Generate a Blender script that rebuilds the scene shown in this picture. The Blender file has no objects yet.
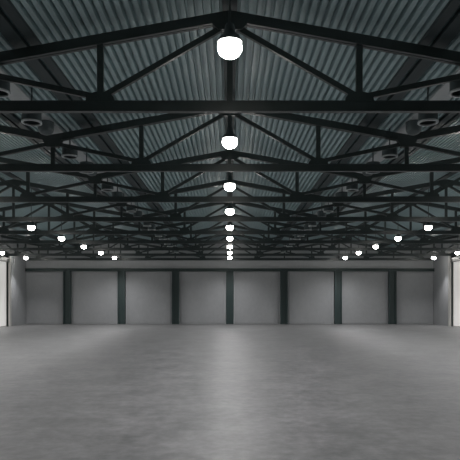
import bpy, bmesh, math, random
from mathutils import Vector, Matrix

random.seed(7)
SC = bpy.context.scene
COL = SC.collection

# ------------------------------------------------------------------ dimensions (metres)
CAM_Z = 2.0
SLOPE = 0.182                 # roof pitch
HALF = 4.5                    # half width of one roof gable
WALL_X = 16.98
BACK_Y = 46.0
FRONT_Y = -6.0
BAY = 4.5
TRUSS_Y = [9.60, 14.04] + [9.45 + BAY * n for n in range(2, 9)]
LAMP_Y = [7.2] + [7.0 + BAY * n for n in range(1, 9)]
LAMP_Z = 5.29
CHORD_Z0, CHORD_Z1 = 5.27, 5.455      # bottom chord
CHORD_RIDGE = 6.93                    # centre of top chord at a ridge
DECK_RIDGE = 7.175                    # underside of roof deck at a ridge
ORD = ['first', 'second', 'third', 'fourth', 'fifth', 'sixth', 'seventh', 'eighth', 'ninth', 'tenth', 'eleventh']


def fold(x):
    """distance from the nearest ridge line (ridges at 0, +-9, +-18)"""
    x = abs(x)
    m = x % (2 * HALF)
    return m if m <= HALF else 2 * HALF - m


def chord_z(x):
    return CHORD_RIDGE - SLOPE * fold(x)


def deck_z(x):
    return DECK_RIDGE - SLOPE * fold(x)


# ------------------------------------------------------------------ materials
def mat(name, color, rough=0.5, metal=0.0, spec=0.5):
    m = bpy.data.materials.new(name)
    m.use_nodes = True
    b = m.node_tree.nodes['Principled BSDF']
    b.inputs['Base Color'].default_value = (*color, 1)
    b.inputs['Roughness'].default_value = rough
    b.inputs['Metallic'].default_value = metal
    b.inputs['Specular IOR Level'].default_value = spec
    return m


def noisy(m, c0, c1, scale=(1, 1, 1), detail=6, rough=None, bump=0.0, fine=None, ramp=(0.28, 0.72)):
    nt = m.node_tree
    b = nt.nodes['Principled BSDF']
    tc = nt.nodes.new('ShaderNodeTexCoord')
    mp = nt.nodes.new('ShaderNodeMapping')
    mp.inputs['Scale'].default_value = scale
    nt.links.new(tc.outputs['Object'], mp.inputs['Vector'])
    n = nt.nodes.new('ShaderNodeTexNoise')
    n.inputs['Scale'].default_value = 1.0
    n.inputs['Detail'].default_value = detail
    n.inputs['Roughness'].default_value = 0.62
    nt.links.new(mp.outputs['Vector'], n.inputs['Vector'])
    fac = n.outputs['Fac']
    if fine:
        n2 = nt.nodes.new('ShaderNodeTexNoise')
        n2.inputs['Scale'].default_value = fine
        n2.inputs['Detail'].default_value = 5
        n2.inputs['Roughness'].default_value = 0.7
        nt.links.new(mp.outputs['Vector'], n2.inputs['Vector'])
        mx = nt.nodes.new('ShaderNodeMix')
        mx.data_type = 'FLOAT'
        mx.inputs[0].default_value = 0.55
        nt.links.new(n.outputs['Fac'], mx.inputs[2])
        nt.links.new(n2.outputs['Fac'], mx.inputs[3])
        fac = mx.outputs[0]
    r = nt.nodes.new('ShaderNodeValToRGB')
    r.color_ramp.elements[0].position = ramp[0]
    r.color_ramp.elements[1].position = ramp[1]
    r.color_ramp.elements[0].color = (*c0, 1)
    r.color_ramp.elements[1].color = (*c1, 1)
    nt.links.new(fac, r.inputs['Fac'])
    nt.links.new(r.outputs['Color'], b.inputs['Base Color'])
    if rough:
        mr = nt.nodes.new('ShaderNodeMapRange')
        mr.inputs['From Min'].default_value = 0.3
        mr.inputs['From Max'].default_value = 0.7
        mr.inputs['To Min'].default_value = rough[0]
        mr.inputs['To Max'].default_value = rough[1]
        nt.links.new(fac, mr.inputs['Value'])
        nt.links.new(mr.outputs['Result'], b.inputs['Roughness'])
    if bump:
        bp = nt.nodes.new('ShaderNodeBump')
        bp.inputs['Strength'].default_value = bump
        bp.inputs['Distance'].default_value = 0.02
        nt.links.new(fac, bp.inputs['Height'])
        nt.links.new(bp.outputs['Normal'], b.inputs['Normal'])
    return m


M_STEEL = mat('dark_painted_steel', (0.020, 0.027, 0.027), 0.34, 0.0, 0.8)
noisy(M_STEEL, (0.029, 0.041, 0.040), (0.039, 0.052, 0.051), (3, 3, 3), 3, (0.3, 0.42))
M_DECK = mat('teal_grey_roof_sheet', (0.16, 0.205, 0.215), 0.42, 0.0, 0.5)
noisy(M_DECK, (0.33, 0.445, 0.465), (0.40, 0.525, 0.545), (3.0, 0.25, 3.0), 4, (0.36, 0.5))
M_PURLIN = mat('purlin_steel', (0.038, 0.056, 0.060), 0.5)
M_GUTTER = mat('galvanised_gutter', (0.34, 0.37, 0.38), 0.4, 0.3)
noisy(M_GUTTER, (0.42, 0.46, 0.47), (0.54, 0.57, 0.58), (2, 0.6, 2), 4)
M_CAN = mat('vent_sheet_metal', (0.10, 0.125, 0.13), 0.38, 0.3)
M_RIM = mat('vent_rim_metal', (0.52, 0.56, 0.57), 0.35, 0.3)
M_DARK = mat('black_inside', (0.008, 0.009, 0.009), 0.5)
M_COLUMN = mat('green_grey_column_paint', (0.075, 0.100, 0.095), 0.5)
noisy(M_COLUMN, (0.030, 0.052, 0.052), (0.040, 0.063, 0.062), (2, 2, 0.7), 4)
M_WALL = mat('wall_concrete', (0.33, 0.33, 0.345), 0.75)
noisy(M_WALL, (0.330, 0.340, 0.350), (0.415, 0.422, 0.435), (0.9, 0.9, 0.6), 8, (0.65, 0.85), 0.12, 5.0)
M_WINDOW = mat('daylit_frosted_glazing', (0.75, 0.74, 0.72), 0.5)
_w = M_WINDOW.node_tree
_wb = _w.nodes['Principled BSDF']
_tc = _w.nodes.new('ShaderNodeTexCoord')
_sx = _w.nodes.new('ShaderNodeSeparateXYZ')
_w.links.new(_tc.outputs['Object'], _sx.inputs['Vector'])
_wv = _w.nodes.new('ShaderNodeMath'); _wv.operation = 'MULTIPLY'; _wv.inputs[1].default_value = 42.0
_w.links.new(_sx.outputs['Z'], _wv.inputs[0])
_sn = _w.nodes.new('ShaderNodeMath'); _sn.operation = 'SINE'
_w.links.new(_wv.outputs[0], _sn.inputs[0])
_mr = _w.nodes.new('ShaderNodeMapRange')
_mr.inputs['From Min'].default_value = -1
_mr.inputs['To Min'].default_value = 0.27
_mr.inputs['To Max'].default_value = 0.33
_w.links.new(_sn.outputs[0], _mr.inputs['Value'])
_w.links.new(_mr.outputs['Result'], _wb.inputs['Emission Strength'])
_wb.inputs['Emission Color'].default_value = (1.0, 0.975, 0.95, 1)
M_WALL_LIT = mat('brightened_wall_concrete', (0.5, 0.51, 0.52), 0.75)  # wall concrete made paler, standing in for light above the lintel
noisy(M_WALL_LIT, (0.45, 0.465, 0.475), (0.55, 0.56, 0.57), (0.9, 0.9, 0.6), 8, (0.65, 0.85), 0.12, 5.0)
M_FRAME_LIT_FLANGE = mat('frame_and_lit_flange_steel', (0.62, 0.61, 0.58), 0.5)
M_FLOOR = mat('polished_concrete', (0.24, 0.24, 0.235), 0.35, 0.0, 0.4)
noisy(M_FLOOR, (0.120, 0.125, 0.124), (0.295, 0.292, 0.297), (0.9, 0.9, 0.9), 10, (0.36, 0.50), 0.02, 5.0, (0.34, 0.66))
M_LAMP = mat('lamp_housing_metal', (0.12, 0.13, 0.13), 0.35, 0.6)
M_GLOW = bpy.data.materials.new('lamp_glass_lit')
M_GLOW.use_nodes = True
_b = M_GLOW.node_tree.nodes['Principled BSDF']
_b.inputs['Base Color'].default_value = (0.9, 0.9, 0.85, 1)
_b.inputs['Emission Color'].default_value = (1.0, 0.975, 0.92, 1)
_b.inputs['Emission Strength'].default_value = 25.0


# ------------------------------------------------------------------ mesh helpers
def new_obj(name, bm, m, parent=None, smooth=False, loc=None):
    bmesh.ops.recalc_face_normals(bm, faces=bm.faces)
    me = bpy.data.meshes.new(name)
    bm.to_mesh(me)
    bm.free()
    me.materials.append(m)
    if smooth:
        for p in me.polygons:
            p.use_smooth = True
        try:
            me.set_sharp_from_angle(angle=math.radians(35))
        except Exception:
            pass
    o = bpy.data.objects.new(name, me)
    COL.objects.link(o)
    if parent is not None:
        o.parent = parent
    if loc is not None:
        o.location = loc
    return o


def empty(name, loc=(0, 0, 0)):
    o = bpy.data.objects.new(name, None)
    o.empty_display_size = 0.2
    o.location = loc
    COL.objects.link(o)
    return o


def tag(o, label, cat, group=None):
    o['label'] = label
    o['category'] = cat
    if group:
        o['group'] = group
    return o


def box(bm, x0, x1, y0, y1, z0, z1):
    vs = [bm.verts.new(p) for p in ((x0, y0, z0), (x1, y0, z0), (x1, y1, z0), (x0, y1, z0),
                                    (x0, y0, z1), (x1, y0, z1), (x1, y1, z1), (x0, y1, z1))]
    for f in ((0, 3, 2, 1), (4, 5, 6, 7), (0, 1, 5, 4), (1, 2, 6, 5), (2, 3, 7, 6), (3, 0, 4, 7)):
        bm.faces.new([vs[i] for i in f])


def extrude(bm, prof, ax_a, ax_b, p0, p1, vertical_ends=False):
    """prism of a 2-D outline (a,b) swept from p0 to p1"""
    p0, p1 = Vector(p0), Vector(p1)
    a, b = Vector(ax_a), Vector(ax_b)
    r0 = [bm.verts.new(p0 + a * u + b * v) for u, v in prof]
    r1 = [bm.verts.new(p1 + a * u + b * v) for u, v in prof]
    n = len(prof)
    for i in range(n):
        bm.faces.new((r0[i], r0[(i + 1) % n], r1[(i + 1) % n], r1[i]))
    bm.faces.new(r0)
    bm.faces.new(r1)


def bar_xz(bm, p0, p1, y0, y1, thick):
    """flat-sided bar in the plane y=const between two (x,z) points"""
    d = Vector((p1[0] - p0[0], 0, p1[1] - p0[1])).normalized()
    nrm = Vector((-d.z, 0, d.x))
    h = thick / 2
    extrude(bm, [(y0, -h), (y1, -h), (y1, h), (y0, h)], (0, 1, 0), nrm,
            (p0[0], 0, p0[1]), (p1[0], 0, p1[1]))


def lathe(bm, prof, seg=28, cx=0, cy=0):
    rings = []
    for r, z in prof:
        if r < 1e-5:
            rings.append([bm.verts.new((cx, cy, z))])
        else:
            rings.append([bm.verts.new((cx + r * math.cos(2 * math.pi * i / seg),
                                        cy + r * math.sin(2 * math.pi * i / seg), z)) for i in range(seg)])
    for A, B in zip(rings, rings[1:]):
        for i in range(seg):
            j = (i + 1) % seg
            if len(A) == 1 and len(B) == 1:
                continue
            if len(A) == 1:
                bm.faces.new((A[0], B[i], B[j]))
            elif len(B) == 1:
                bm.faces.new((A[i], A[j], B[0]))
            else:
                bm.faces.new((A[i], A[j], B[j], B[i]))


def copy_tree(o, loc):
    c = o.copy()
    COL.objects.link(c)
    c.location = loc
    for ch in o.children:
        k = ch.copy()
        COL.objects.link(k)
        k.parent = c
        for g in ch.children:
            q = g.copy()
            COL.objects.link(q)
            q.parent = k
    return c


def struct(name, bm, m, parent=None):
    o = new_obj(name, bm, m, parent)
    if parent is None:
        o['kind'] = 'structure'
    return o


# ------------------------------------------------------------------ room shell
bm = bmesh.new()
box(bm, -WALL_X - 0.3, WALL_X + 0.3, FRONT_Y - 0.3, BACK_Y + 0.3, -0.25, 0.0)
struct('floor', bm, M_FLOOR)

WALL_TOP = 7.6
bm = bmesh.new()
box(bm, -WALL_X - 0.3, WALL_X + 0.3, BACK_Y, BACK_Y + 0.3, 0, WALL_TOP)
wall_back = struct('wall_back', bm, M_WALL_LIT)
bm = bmesh.new()
box(bm, -WALL_X - 0.3, WALL_X + 0.3, FRONT_Y - 0.3, FRONT_Y, 0, WALL_TOP)
struct('wall_front', bm, M_WALL)
for nm, s in (('left', -1), ('right', 1)):
    bm = bmesh.new()
    xa, xb = sorted((s * WALL_X, s * (WALL_X + 0.3)))
    box(bm, xa, xb, FRONT_Y, BACK_Y, 0, WALL_TOP)
    struct('wall_' + nm, bm, M_WALL)


# corrugated roof deck over all five gables: ribs run away from the camera
def deck_outline():
    pts = []
    pitch = 0.148
    x = -WALL_X
    shape = ((0.0, 0.0), (0.074, 0.0), (0.082, 0.115), (0.140, 0.115))
    while x < WALL_X:
        for dx, dz in shape:
            xx = x + dx
            if xx < WALL_X:
                pts.append((xx, deck_z(xx) + dz))
        x += pitch
    pts.append((WALL_X, deck_z(WALL_X)))
    return pts


bm = bmesh.new()
pts = deck_outline()
low0 = [bm.verts.new((x, FRONT_Y, z)) for x, z in pts]
low1 = [bm.verts.new((x, BACK_Y, z)) for x, z in pts]
top0 = [bm.verts.new((x, FRONT_Y, deck_z(x) + 0.18)) for x, z in pts]
top1 = [bm.verts.new((x, BACK_Y, deck_z(x) + 0.18)) for x, z in pts]
for i in range(len(pts) - 1):
    bm.faces.new((low0[i], low0[i + 1], low1[i + 1], low1[i]))
    bm.faces.new((top0[i], top1[i], top1[i + 1], top0[i + 1]))
    bm.faces.new((low0[i], top0[i], top0[i + 1], low0[i + 1]))
    bm.faces.new((low1[i], low1[i + 1], top1[i + 1], top1[i]))
bm.faces.new((low0[0], low1[0], top1[0], top0[0]))
bm.faces.new((low0[-1], top0[-1], top1[-1], low1[-1]))
struct('ceiling', bm, M_DECK)

# ------------------------------------------------------------------ purlins and gutters along the hall
GABLE = {0: 'middle roof bay', -9: 'left side roof bay', 9: 'right side roof bay'}


def purlin(x, w, label, depth=0.08):
    bm = bmesh.new()
    z1 = deck_z(x) + 0.012
    s = 0 if fold(x) < 0.2 else (-SLOPE if (abs(x) % 9 < 4.5) == (x > 0) else SLOPE)
    h = w / 2
    # C-shaped channel, flat side down, following the roof slope
    prof = [(-h, -h * s), (-h, -depth - h * s), (h, -depth + h * s), (h, h * s),
            (h - 0.02, h * s), (h - 0.02, -depth + 0.02 + h * s), (-h + 0.02, -depth + 0.02 - h * s), (-h + 0.02, -h * s)]
    extrude(bm, prof, (1, 0, 0), (0, 0, 1), (x, FRONT_Y + 0.02, z1), (x, BACK_Y - 0.02, z1))
    o = new_obj('roof_purlin', bm, M_PURLIN)
    return tag(o, label, 'purlin', 'long steel purlins under the roof sheets')


for gx, gname in GABLE.items():
    purlin(gx, 0.26, 'dark steel ridge purlin running along the top of the ' + gname)
    for s, side in ((-1, 'left'), (1, 'right')):
        for off, w, which in ((3.68, 0.22, 'wider lower'), (3.42, 0.15, 'narrower upper')):
            purlin(gx + s * off, w, '%s steel purlin under the %s slope of the %s' % (which, side, gname))

for x, where in ((-13.5, 'valley by the left side wall'), (-4.5, 'valley left of the middle roof bay'),
                 (4.5, 'valley right of the middle roof bay'), (13.5, 'valley by the right side wall')):
    bm = bmesh.new()
    z0, z1, w = 6.30, deck_z(4.5) - 0.002, 0.21
    prof = [(-w, 0), (w, 0), (w, z1 - z0), (w - 0.02, z1 - z0), (w - 0.02, 0.02), (-w + 0.02, 0.02),
            (-w + 0.02, z1 - z0), (-w, z1 - z0)]
    extrude(bm, prof, (1, 0, 0), (0, 0, 1), (x, FRONT_Y + 0.02, z0), (x, BACK_Y - 0.02, z0))
    o = new_obj('valley_gutter', bm, M_GUTTER)
    tag(o, 'pale metal gutter along the ' + where, 'gutter', 'gutters in the roof valleys')


# ------------------------------------------------------------------ roof trusses
def half_disc(bm, x, z, rx, rz, y0, y1, up=1, n=10):
    pr = [(x + rx * math.cos(math.pi * i / n), z + up * rz * math.sin(math.pi * i / n) ** 0.75) for i in range(n + 1)]
    extrude(bm, [(p[0] - x, p[1] - z) for p in pr], (1, 0, 0), (0, 0, 1), (x, y0, z), (x, y1, z))


def make_truss():
    t = empty('roof_truss', (0, TRUSS_Y[0], 0))
    XE = WALL_X - 0.02
    # bottom chord: boxed web between two flanges
    bm = bmesh.new()
    box(bm, -XE, XE, -0.045, 0.045, CHORD_Z0 + 0.018, CHORD_Z1 - 0.018)
    box(bm, -XE, XE, -0.055, 0.055, CHORD_Z0, CHORD_Z0 + 0.018)
    box(bm, -XE, XE, -0.055, 0.055, CHORD_Z1 - 0.018, CHORD_Z1)
    new_obj('bottom_chord', bm, M_STEEL, t)
    # top chords: pairs of channels, a slit between them where the gussets sit
    knots = [-XE, -13.5, -9, -4.5, 0, 4.5, 9, 13.5, XE]
    for a, b in zip(knots, knots[1:]):
        bm = bmesh.new()
        za, zb = chord_z(a), chord_z(b)
        for y0, y1 in ((-0.065, -0.014), (0.014, 0.065)):
            extrude(bm, [(y0, -0.085), (y1, -0.085), (y1, 0.085), (y0, 0.085)], (0, 1, 0), (0, 0, 1), (a, 0, za), (b, 0, zb))
        extrude(bm, [(-0.07, -0.092), (-0.012, -0.092), (-0.012, -0.078), (-0.07, -0.078)], (0, 1, 0), (0, 0, 1), (a, 0, za), (b, 0, zb))
        extrude(bm, [(0.012, -0.092), (0.07, -0.092), (0.07, -0.078), (0.012, -0.078)], (0, 1, 0), (0, 0, 1), (a, 0, za), (b, 0, zb))
        new_obj('top_chord', bm, M_STEEL, t)
    posts, diags = [], []
    for gx in (-9, 0, 9):
        posts.append(gx)
        for s in (-1, 1):
            posts.append(gx + s * 2.25)
            diags.append(((gx + s * 2.25, CHORD_Z1 + 0.06), (gx + s * 0.12, 6.74)))
            diags.append(((gx + s * 2.25, CHORD_Z1 + 0.06), (gx + s * 4.5, 5.99)))
    for s in (-1, 1):
        posts.append(s * 15.75)
        diags.append(((s * 15.75, CHORD_Z1 + 0.06), (s * 13.5, 5.99)))
        diags.append(((s * 15.75, CHORD_Z1 + 0.06), (s * XE, 6.36)))
    for x in (-13.5, -4.5, 4.5, 13.5):
        posts.append(x)
    for x in posts:
        bm = bmesh.new()
        w = 0.055 if fold(x) > 1 and fold(x) < 4 else 0.05
        z1 = chord_z(x) - 0.06
        box(bm, x - w, x + w, -0.034, 0.034, CHORD_Z1 - 0.01, z1)
        new_obj('post', bm, M_STEEL, t)
    for p0, p1 in diags:
        bm = bmesh.new()
        bar_xz(bm, p0, p1, -0.036, 0.036, 0.095)
        new_obj('diagonal', bm, M_STEEL, t)
    for gx in (-9, 0, 9):
        bm = bmesh.new()
        pr = [(-0.3, -0.055), (0.3, -0.055), (0.3, -0.16), (0.2, -0.25), (-0.2, -0.25), (-0.3, -0.16)]
        extrude(bm, pr, (1, 0, 0), (0, 0, 1), (gx, -0.072, CHORD_RIDGE), (gx, 0.072, CHORD_RIDGE))
        new_obj('gusset_plate', bm, M_STEEL, t)
        for s in (-1, 1):
            bm = bmesh.new()
            half_disc(bm, gx + s * 2.25, CHORD_Z1 - 0.01, 0.25, 0.17, -0.05, 0.05)
            new_obj('gusset_plate', bm, M_STEEL, t)
    for s in (-1, 1):
        bm = bmesh.new()
        half_disc(bm, s * 15.75, CHORD_Z1 - 0.01, 0.25, 0.17, -0.05, 0.05)
        new_obj('gusset_plate', bm, M_STEEL, t)
        for x in (4.5, 13.5):
            bm = bmesh.new()
            pr = [(-0.22, 0.08), (0.22, 0.08), (0.24, -0.06), (0.14, -0.23), (-0.14, -0.23), (-0.24, -0.06)]
            extrude(bm, pr, (1, 0, 0), (0, 0, 1), (s * x, -0.072, chord_z(4.5)), (s * x, 0.072, chord_z(4.5)))
            new_obj('gusset_plate', bm, M_STEEL, t)
    return t


tr = make_truss()
TRUSS_LABEL = ['first dark steel roof truss, spanning the hall in front of all the others',
               'second dark steel roof truss, just beyond the big lamp nearest the camera']
for i, y in enumerate(TRUSS_Y):
    o = tr if i == 0 else copy_tree(tr, (0, y, 0))
    if i < 2:
        lab = TRUSS_LABEL[i]
    elif i == 8:
        lab = 'last dark steel roof truss, close against the back wall'
    else:
        lab = '%s dark steel roof truss counted from the camera toward the back wall' % ORD[i]
    tag(o, lab, 'roof truss', 'dark steel roof trusses across the hall')


# ------------------------------------------------------------------ unlit round vent cans under the middle roof bay
def make_can():
    r = empty('vent_can', (0, 0, 0))
    bm = bmesh.new()
    H = 0.27
    lathe(bm, [(0.19, 0.03), (0.198, 0.03), (0.198, H), (0.0, H)], 32)
    lathe(bm, [(0.19, 0.03), (0.185, 0.24), (0.0, 0.24)], 32)
    new_obj('casing', bm, M_CAN, r, True)
    bm = bmesh.new()
    lathe(bm, [(0.172, 0.0), (0.208, 0.0), (0.212, 0.012), (0.212, 0.035), (0.199, 0.035)], 32)
    lathe(bm, [(0.172, 0.0), (0.172, 0.03), (0.199, 0.035)], 32)
    new_obj('rim', bm, M_RIM, r, True)
    bm = bmesh.new()
    lathe(bm, [(0.176, 0.10), (0.176, 0.235), (0.0, 0.235)], 32)
    lathe(bm, [(0.0, 0.14), (0.05, 0.15), (0.07, 0.20), (0.07, 0.235)], 20)
    new_obj('inner_baffle', bm, M_DARK, r, True)
    bm = bmesh.new()
    lathe(bm, [(0.0, 0.262), (0.05, 0.262), (0.05, 0.29), (0.018, 0.30), (0.018, 0.75), (0.0, 0.75)], 14)
    new_obj('hanger_rod', bm, M_CAN, r, True)
    return r


can = make_can()
first = True
for i, ty in enumerate(TRUSS_Y):
    for k, dy in ((0, 0.31), (1, 1.98)):
        for s, side in ((-1, 'left'), (1, 'right')):
            y = ty + dy
            if y > BACK_Y - 0.4:
                continue
            loc = (s * 4.16, y, 5.71)
            if first:
                o, first = can, False
                o.location = loc
            else:
                o = copy_tree(can, loc)
            place = 'close behind' if k == 0 else 'midway beyond'
            tag(o, 'round open grey vent can hanging beside the %s roof valley, %s the %s truss' % (side, place, ORD[i]),
                'vent', 'round vent cans under the roof slopes')

# gutter outlets: rounded sumps below the valley gutters, one ahead of each truss
bm = bmesh.new()
lathe(bm, [(0.0, 0.0), (0.07, 0.008), (0.13, 0.035), (0.17, 0.08), (0.185, 0.14), (0.19, 0.308), (0.0, 0.308)], 28)
outlet = new_obj('gutter_outlet', bm, M_CAN, None, True)
first = True
for i in range(1, 9):
    for s, side in ((-1, 'left'), (1, 'right')):
        loc = (s * 4.44, TRUSS_Y[i] - 0.72, 5.985)
        if first:
            o, first = outlet, False
            o.location = loc
        else:
            o = outlet.copy()
            COL.objects.link(o)
            o.location = loc
        tag(o, 'rounded drain outlet under the %s valley gutter, just ahead of the %s truss' % (side, ORD[i]),
            'drain outlet', 'drain outlets under the valley gutters')

# ------------------------------------------------------------------ pendant lamps
SPOT = bpy.data.lights.new('lamp_beam', 'SPOT')
SPOT.energy = 385
SPOT.color = (1.0, 0.985, 0.99)
SPOT.spot_size = math.radians(150)
SPOT.spot_blend = 1.0
SPOT.shadow_soft_size = 0.12


SPOT_SIDE = SPOT.copy()
SPOT_SIDE.name = 'side_lamp_beam'
SPOT_SIDE.spot_size = math.radians(100)
SPOT_SIDE.energy = 300


def make_lamp(stem, beam):
    r = empty('pendant_lamp', (0, 0, 0))
    bm = bmesh.new()
    pr = [(0.0, -0.135)]
    for a in range(-80, 31, 11):
        pr.append((0.16 * math.cos(math.radians(a)), 0.135 * math.sin(math.radians(a))))
    pr.append((0.0, 0.068))
    lathe(bm, pr, 28)
    new_obj('glass_bowl', bm, M_GLOW, r, True)
    bm = bmesh.new()
    lathe(bm, [(0.0, 0.07), (0.168, 0.064), (0.172, 0.08), (0.13, 0.14), (0.08, 0.19), (0.06, 0.29), (0.05, 0.31), (0.0, 0.315)], 28)
    new_obj('housing', bm, M_LAMP, r, True)
    bm = bmesh.new()
    lathe(bm, [(0.0, 0.31), (0.016, 0.31), (0.016, stem), (0.0, stem)], 12)
    new_obj('stem', bm, M_LAMP, r, True)
    l = bpy.data.objects.new('lamp_beam', beam)
    COL.objects.link(l)
    l.parent = r
    l.location = (0, 0, -0.27)
    return r


ROWS = ((0.0, 'middle row'), (-9.0, 'row left of the middle'), (9.0, 'row right of the middle'),
        (-15.9, 'row along the left side wall'), (15.9, 'row along the right side wall'))
for x, row in ROWS:
    if abs(x) in (0.0, 9.0):
        stem = deck_z(0) - 0.13 - LAMP_Z        # reaches the ridge purlin
    else:
        stem = deck_z(x) - LAMP_Z + 0.03        # reaches the roof sheet
    proto = None
    for i, y in enumerate(LAMP_Y):
        loc = (x, y, LAMP_Z)
        if proto is None:
            o = proto = make_lamp(stem, SPOT if abs(x) < 12 else SPOT_SIDE)
            o.location = loc
        else:
            o = copy_tree(proto, loc)
        if x == 0 and i == 0:
            lab = 'biggest glowing pendant lamp, first in the middle row under the roof ridge'
        elif i == 8:
            lab = 'glowing pendant lamp nearest the back wall in the ' + row
        else:
            lab = ('%s glowing pendant lamp from the camera in the %s' % (ORD[i], row) if x == 0 else
                   '%s glowing pendant lamp from the back wall in the %s' % (ORD[8 - i], row))
        tag(o, lab, 'lamp', 'glowing pendant lamps, ' + row)


# ------------------------------------------------------------------ back wall: columns, lintel beam, panels
def h_column(w, d, z1, t=0.09, rib=None):
    """H-section: two flanges at +-w/2 with a recessed web between them; stands on z=0, back at y=0, front at y=-d"""
    r = empty('steel_column', (0, 0, 0))
    bm = bmesh.new()
    box(bm, -w / 2 + t, w / 2 - t, -d * 0.62, 0, 0, z1)
    new_obj('web', bm, M_COLUMN, r)
    for s in (-1, 1):
        bm = bmesh.new()
        xa, xb = sorted((s * w / 2, s * (w / 2 - t)))
        box(bm, xa, xb, -d, 0, 0, z1)
        new_obj('flange', bm, M_COLUMN, r)
    return r


LINTEL_Z0, LINTEL_Z1 = 4.38, 4.62
col0 = h_column(0.6, 0.36, LINTEL_Z0)
names = ['leftmost grey green steel column on the back wall', 'second grey green steel column from the left on the back wall',
         'third grey green steel column from the left on the back wall', 'middle grey green steel column on the back wall, below the lamp row',
         'third grey green steel column from the right on the back wall', 'second grey green steel column from the right on the back wall',
         'rightmost grey green steel column on the back wall']
for i in range(7):
    loc = (-13.5 + 4.5 * i, BACK_Y - 0.0, 0)
    o = col0 if i == 0 else copy_tree(col0, loc)
    o.location = loc
    tag(o, names[i], 'column', 'steel columns on the back wall')

bm = bmesh.new()
XL = WALL_X - 0.01
prof = [(0, 0), (-0.34, 0), (-0.34, 0.04), (-0.24, 0.05), (-0.24, 0.19), (-0.34, 0.20), (-0.34, 0.24), (0, 0.24)]
extrude(bm, prof, (0, 1, 0), (0, 0, 1), (-XL, BACK_Y, LINTEL_Z0), (XL, BACK_Y, LINTEL_Z0))
o = new_obj('lintel_beam', bm, M_COLUMN)
tag(o, 'long dark steel beam lying across the column tops along the back wall', 'beam')

edges = [-WALL_X + 0.02] + [-13.5 + 4.5 * i for i in range(7)] + [WALL_X - 0.02]
for i in range(8):
    a = edges[i] + (0.0 if i == 0 else 0.42)
    b = edges[i + 1] - (0.0 if i == 7 else 0.42)
    bm = bmesh.new()
    box(bm, a, b, BACK_Y - 0.05, BACK_Y + 0.02, 0.03, LINTEL_Z0 - 0.06)
    new_obj('concrete_panel', bm, M_WALL, wall_back)

# ------------------------------------------------------------------ side walls: columns, white cladding, header beams
wi = 0
SIDE_COL_Y = [41.95 - 4.5 * k for k in range(3)]
for s, side in ((-1, 'left'), (1, 'right')):
    for k, y in enumerate(SIDE_COL_Y):
        r = empty('side_column', (s * WALL_X, y, 0))
        bm = bmesh.new()
        xa, xb = sorted((-s * 0.10, -s * 0.22))
        box(bm, xa, xb, -0.05, 0.05, 0, 5.6)
        new_obj('web', bm, M_COLUMN, r)
        for d0, d1, m in ((0.0, 0.10, M_COLUMN), (0.20, 0.31, M_FRAME_LIT_FLANGE)):  # inner flange coloured pale for the light that catches its edge
            bm = bmesh.new()
            xa, xb = sorted((-s * d0, -s * d1))
            box(bm, xa, xb, -0.15, 0.15, 0, 5.6)
            new_obj('flange', bm, m, r)
        lab = ('steel column with its lit edge painted pale on the %s side wall where the daylit glazing ends' if k == 0 else
               ('second steel column from the back on the %s side wall' if k == 1 else 'third steel column from the back on the %s side wall')) % side
        tag(r, lab, 'column', 'steel columns on the side walls')
    for k, y in enumerate(SIDE_COL_Y):
        y1 = y - 0.16
        y0 = (SIDE_COL_Y[k + 1] + 0.16) if k < 2 else y - 4.3
        bm = bmesh.new()
        xa, xb = sorted((s * (WALL_X - 0.004), s * (WALL_X - 0.045)))
        box(bm, xa, xb, y0, y1, 0.03, 4.87)
        wi += 1
        wn = struct('window_%d' % wi, bm, M_WINDOW)
        bm = bmesh.new()
        xa, xb = sorted((s * (WALL_X - 0.004), s * (WALL_X - 0.075)))
        for yy in (y0, y1 - 0.07):
            box(bm, xa, xb, yy, yy + 0.07, 0.0, 4.88)
        box(bm, xa, xb, y0 + 0.07, y1 - 0.07, 0.0, 0.06)
        new_obj('window_frame', bm, M_FRAME_LIT_FLANGE, wn)
        bm = bmesh.new()
        xa, xb = sorted((s * WALL_X, s * (WALL_X - 0.26)))
        box(bm, xa, xb, y0, y1, 4.88, 4.93)
        box(bm, xa, xb, y0, y1, 5.12, 5.17)
        xa, xb = sorted((s * WALL_X, s * (WALL_X - 0.2)))
        box(bm, xa, xb, y0, y1, 4.93, 5.12)
        o = new_obj('header_beam', bm, M_STEEL)
        tag(o, 'dark header beam on the %s side wall, meeting the %s column from the back' % (side, ORD[k]), 'beam',
            'header beams on the side walls')

# ------------------------------------------------------------------ world, camera, view
w = bpy.data.worlds.new('World')
w.use_nodes = True
w.node_tree.nodes['Background'].inputs['Color'].default_value = (0.5, 0.6, 0.65, 1)
w.node_tree.nodes['Background'].inputs['Strength'].default_value = 0.01
SC.world = w

cd = bpy.data.cameras.new('camera')
cd.sensor_width = 36
cd.lens = 36 * 551.5 / 460
cd.shift_x = 0.2 / 460
cd.shift_y = 70 / 460
cd.clip_end = 200
cam = bpy.data.objects.new('camera', cd)
cam.location = (0, 0, CAM_Z)
cam.rotation_euler = (math.radians(90), 0, 0)
COL.objects.link(cam)
SC.camera = cam

SC.view_settings.view_transform = 'Standard'
SC.view_settings.look = 'None'
SC.view_settings.exposure = 0.3
SC.view_settings.gamma = 1.0
SC.view_settings.use_curve_mapping = False
SC.cycles.max_bounces = 8
SC.cycles.diffuse_bounces = 5
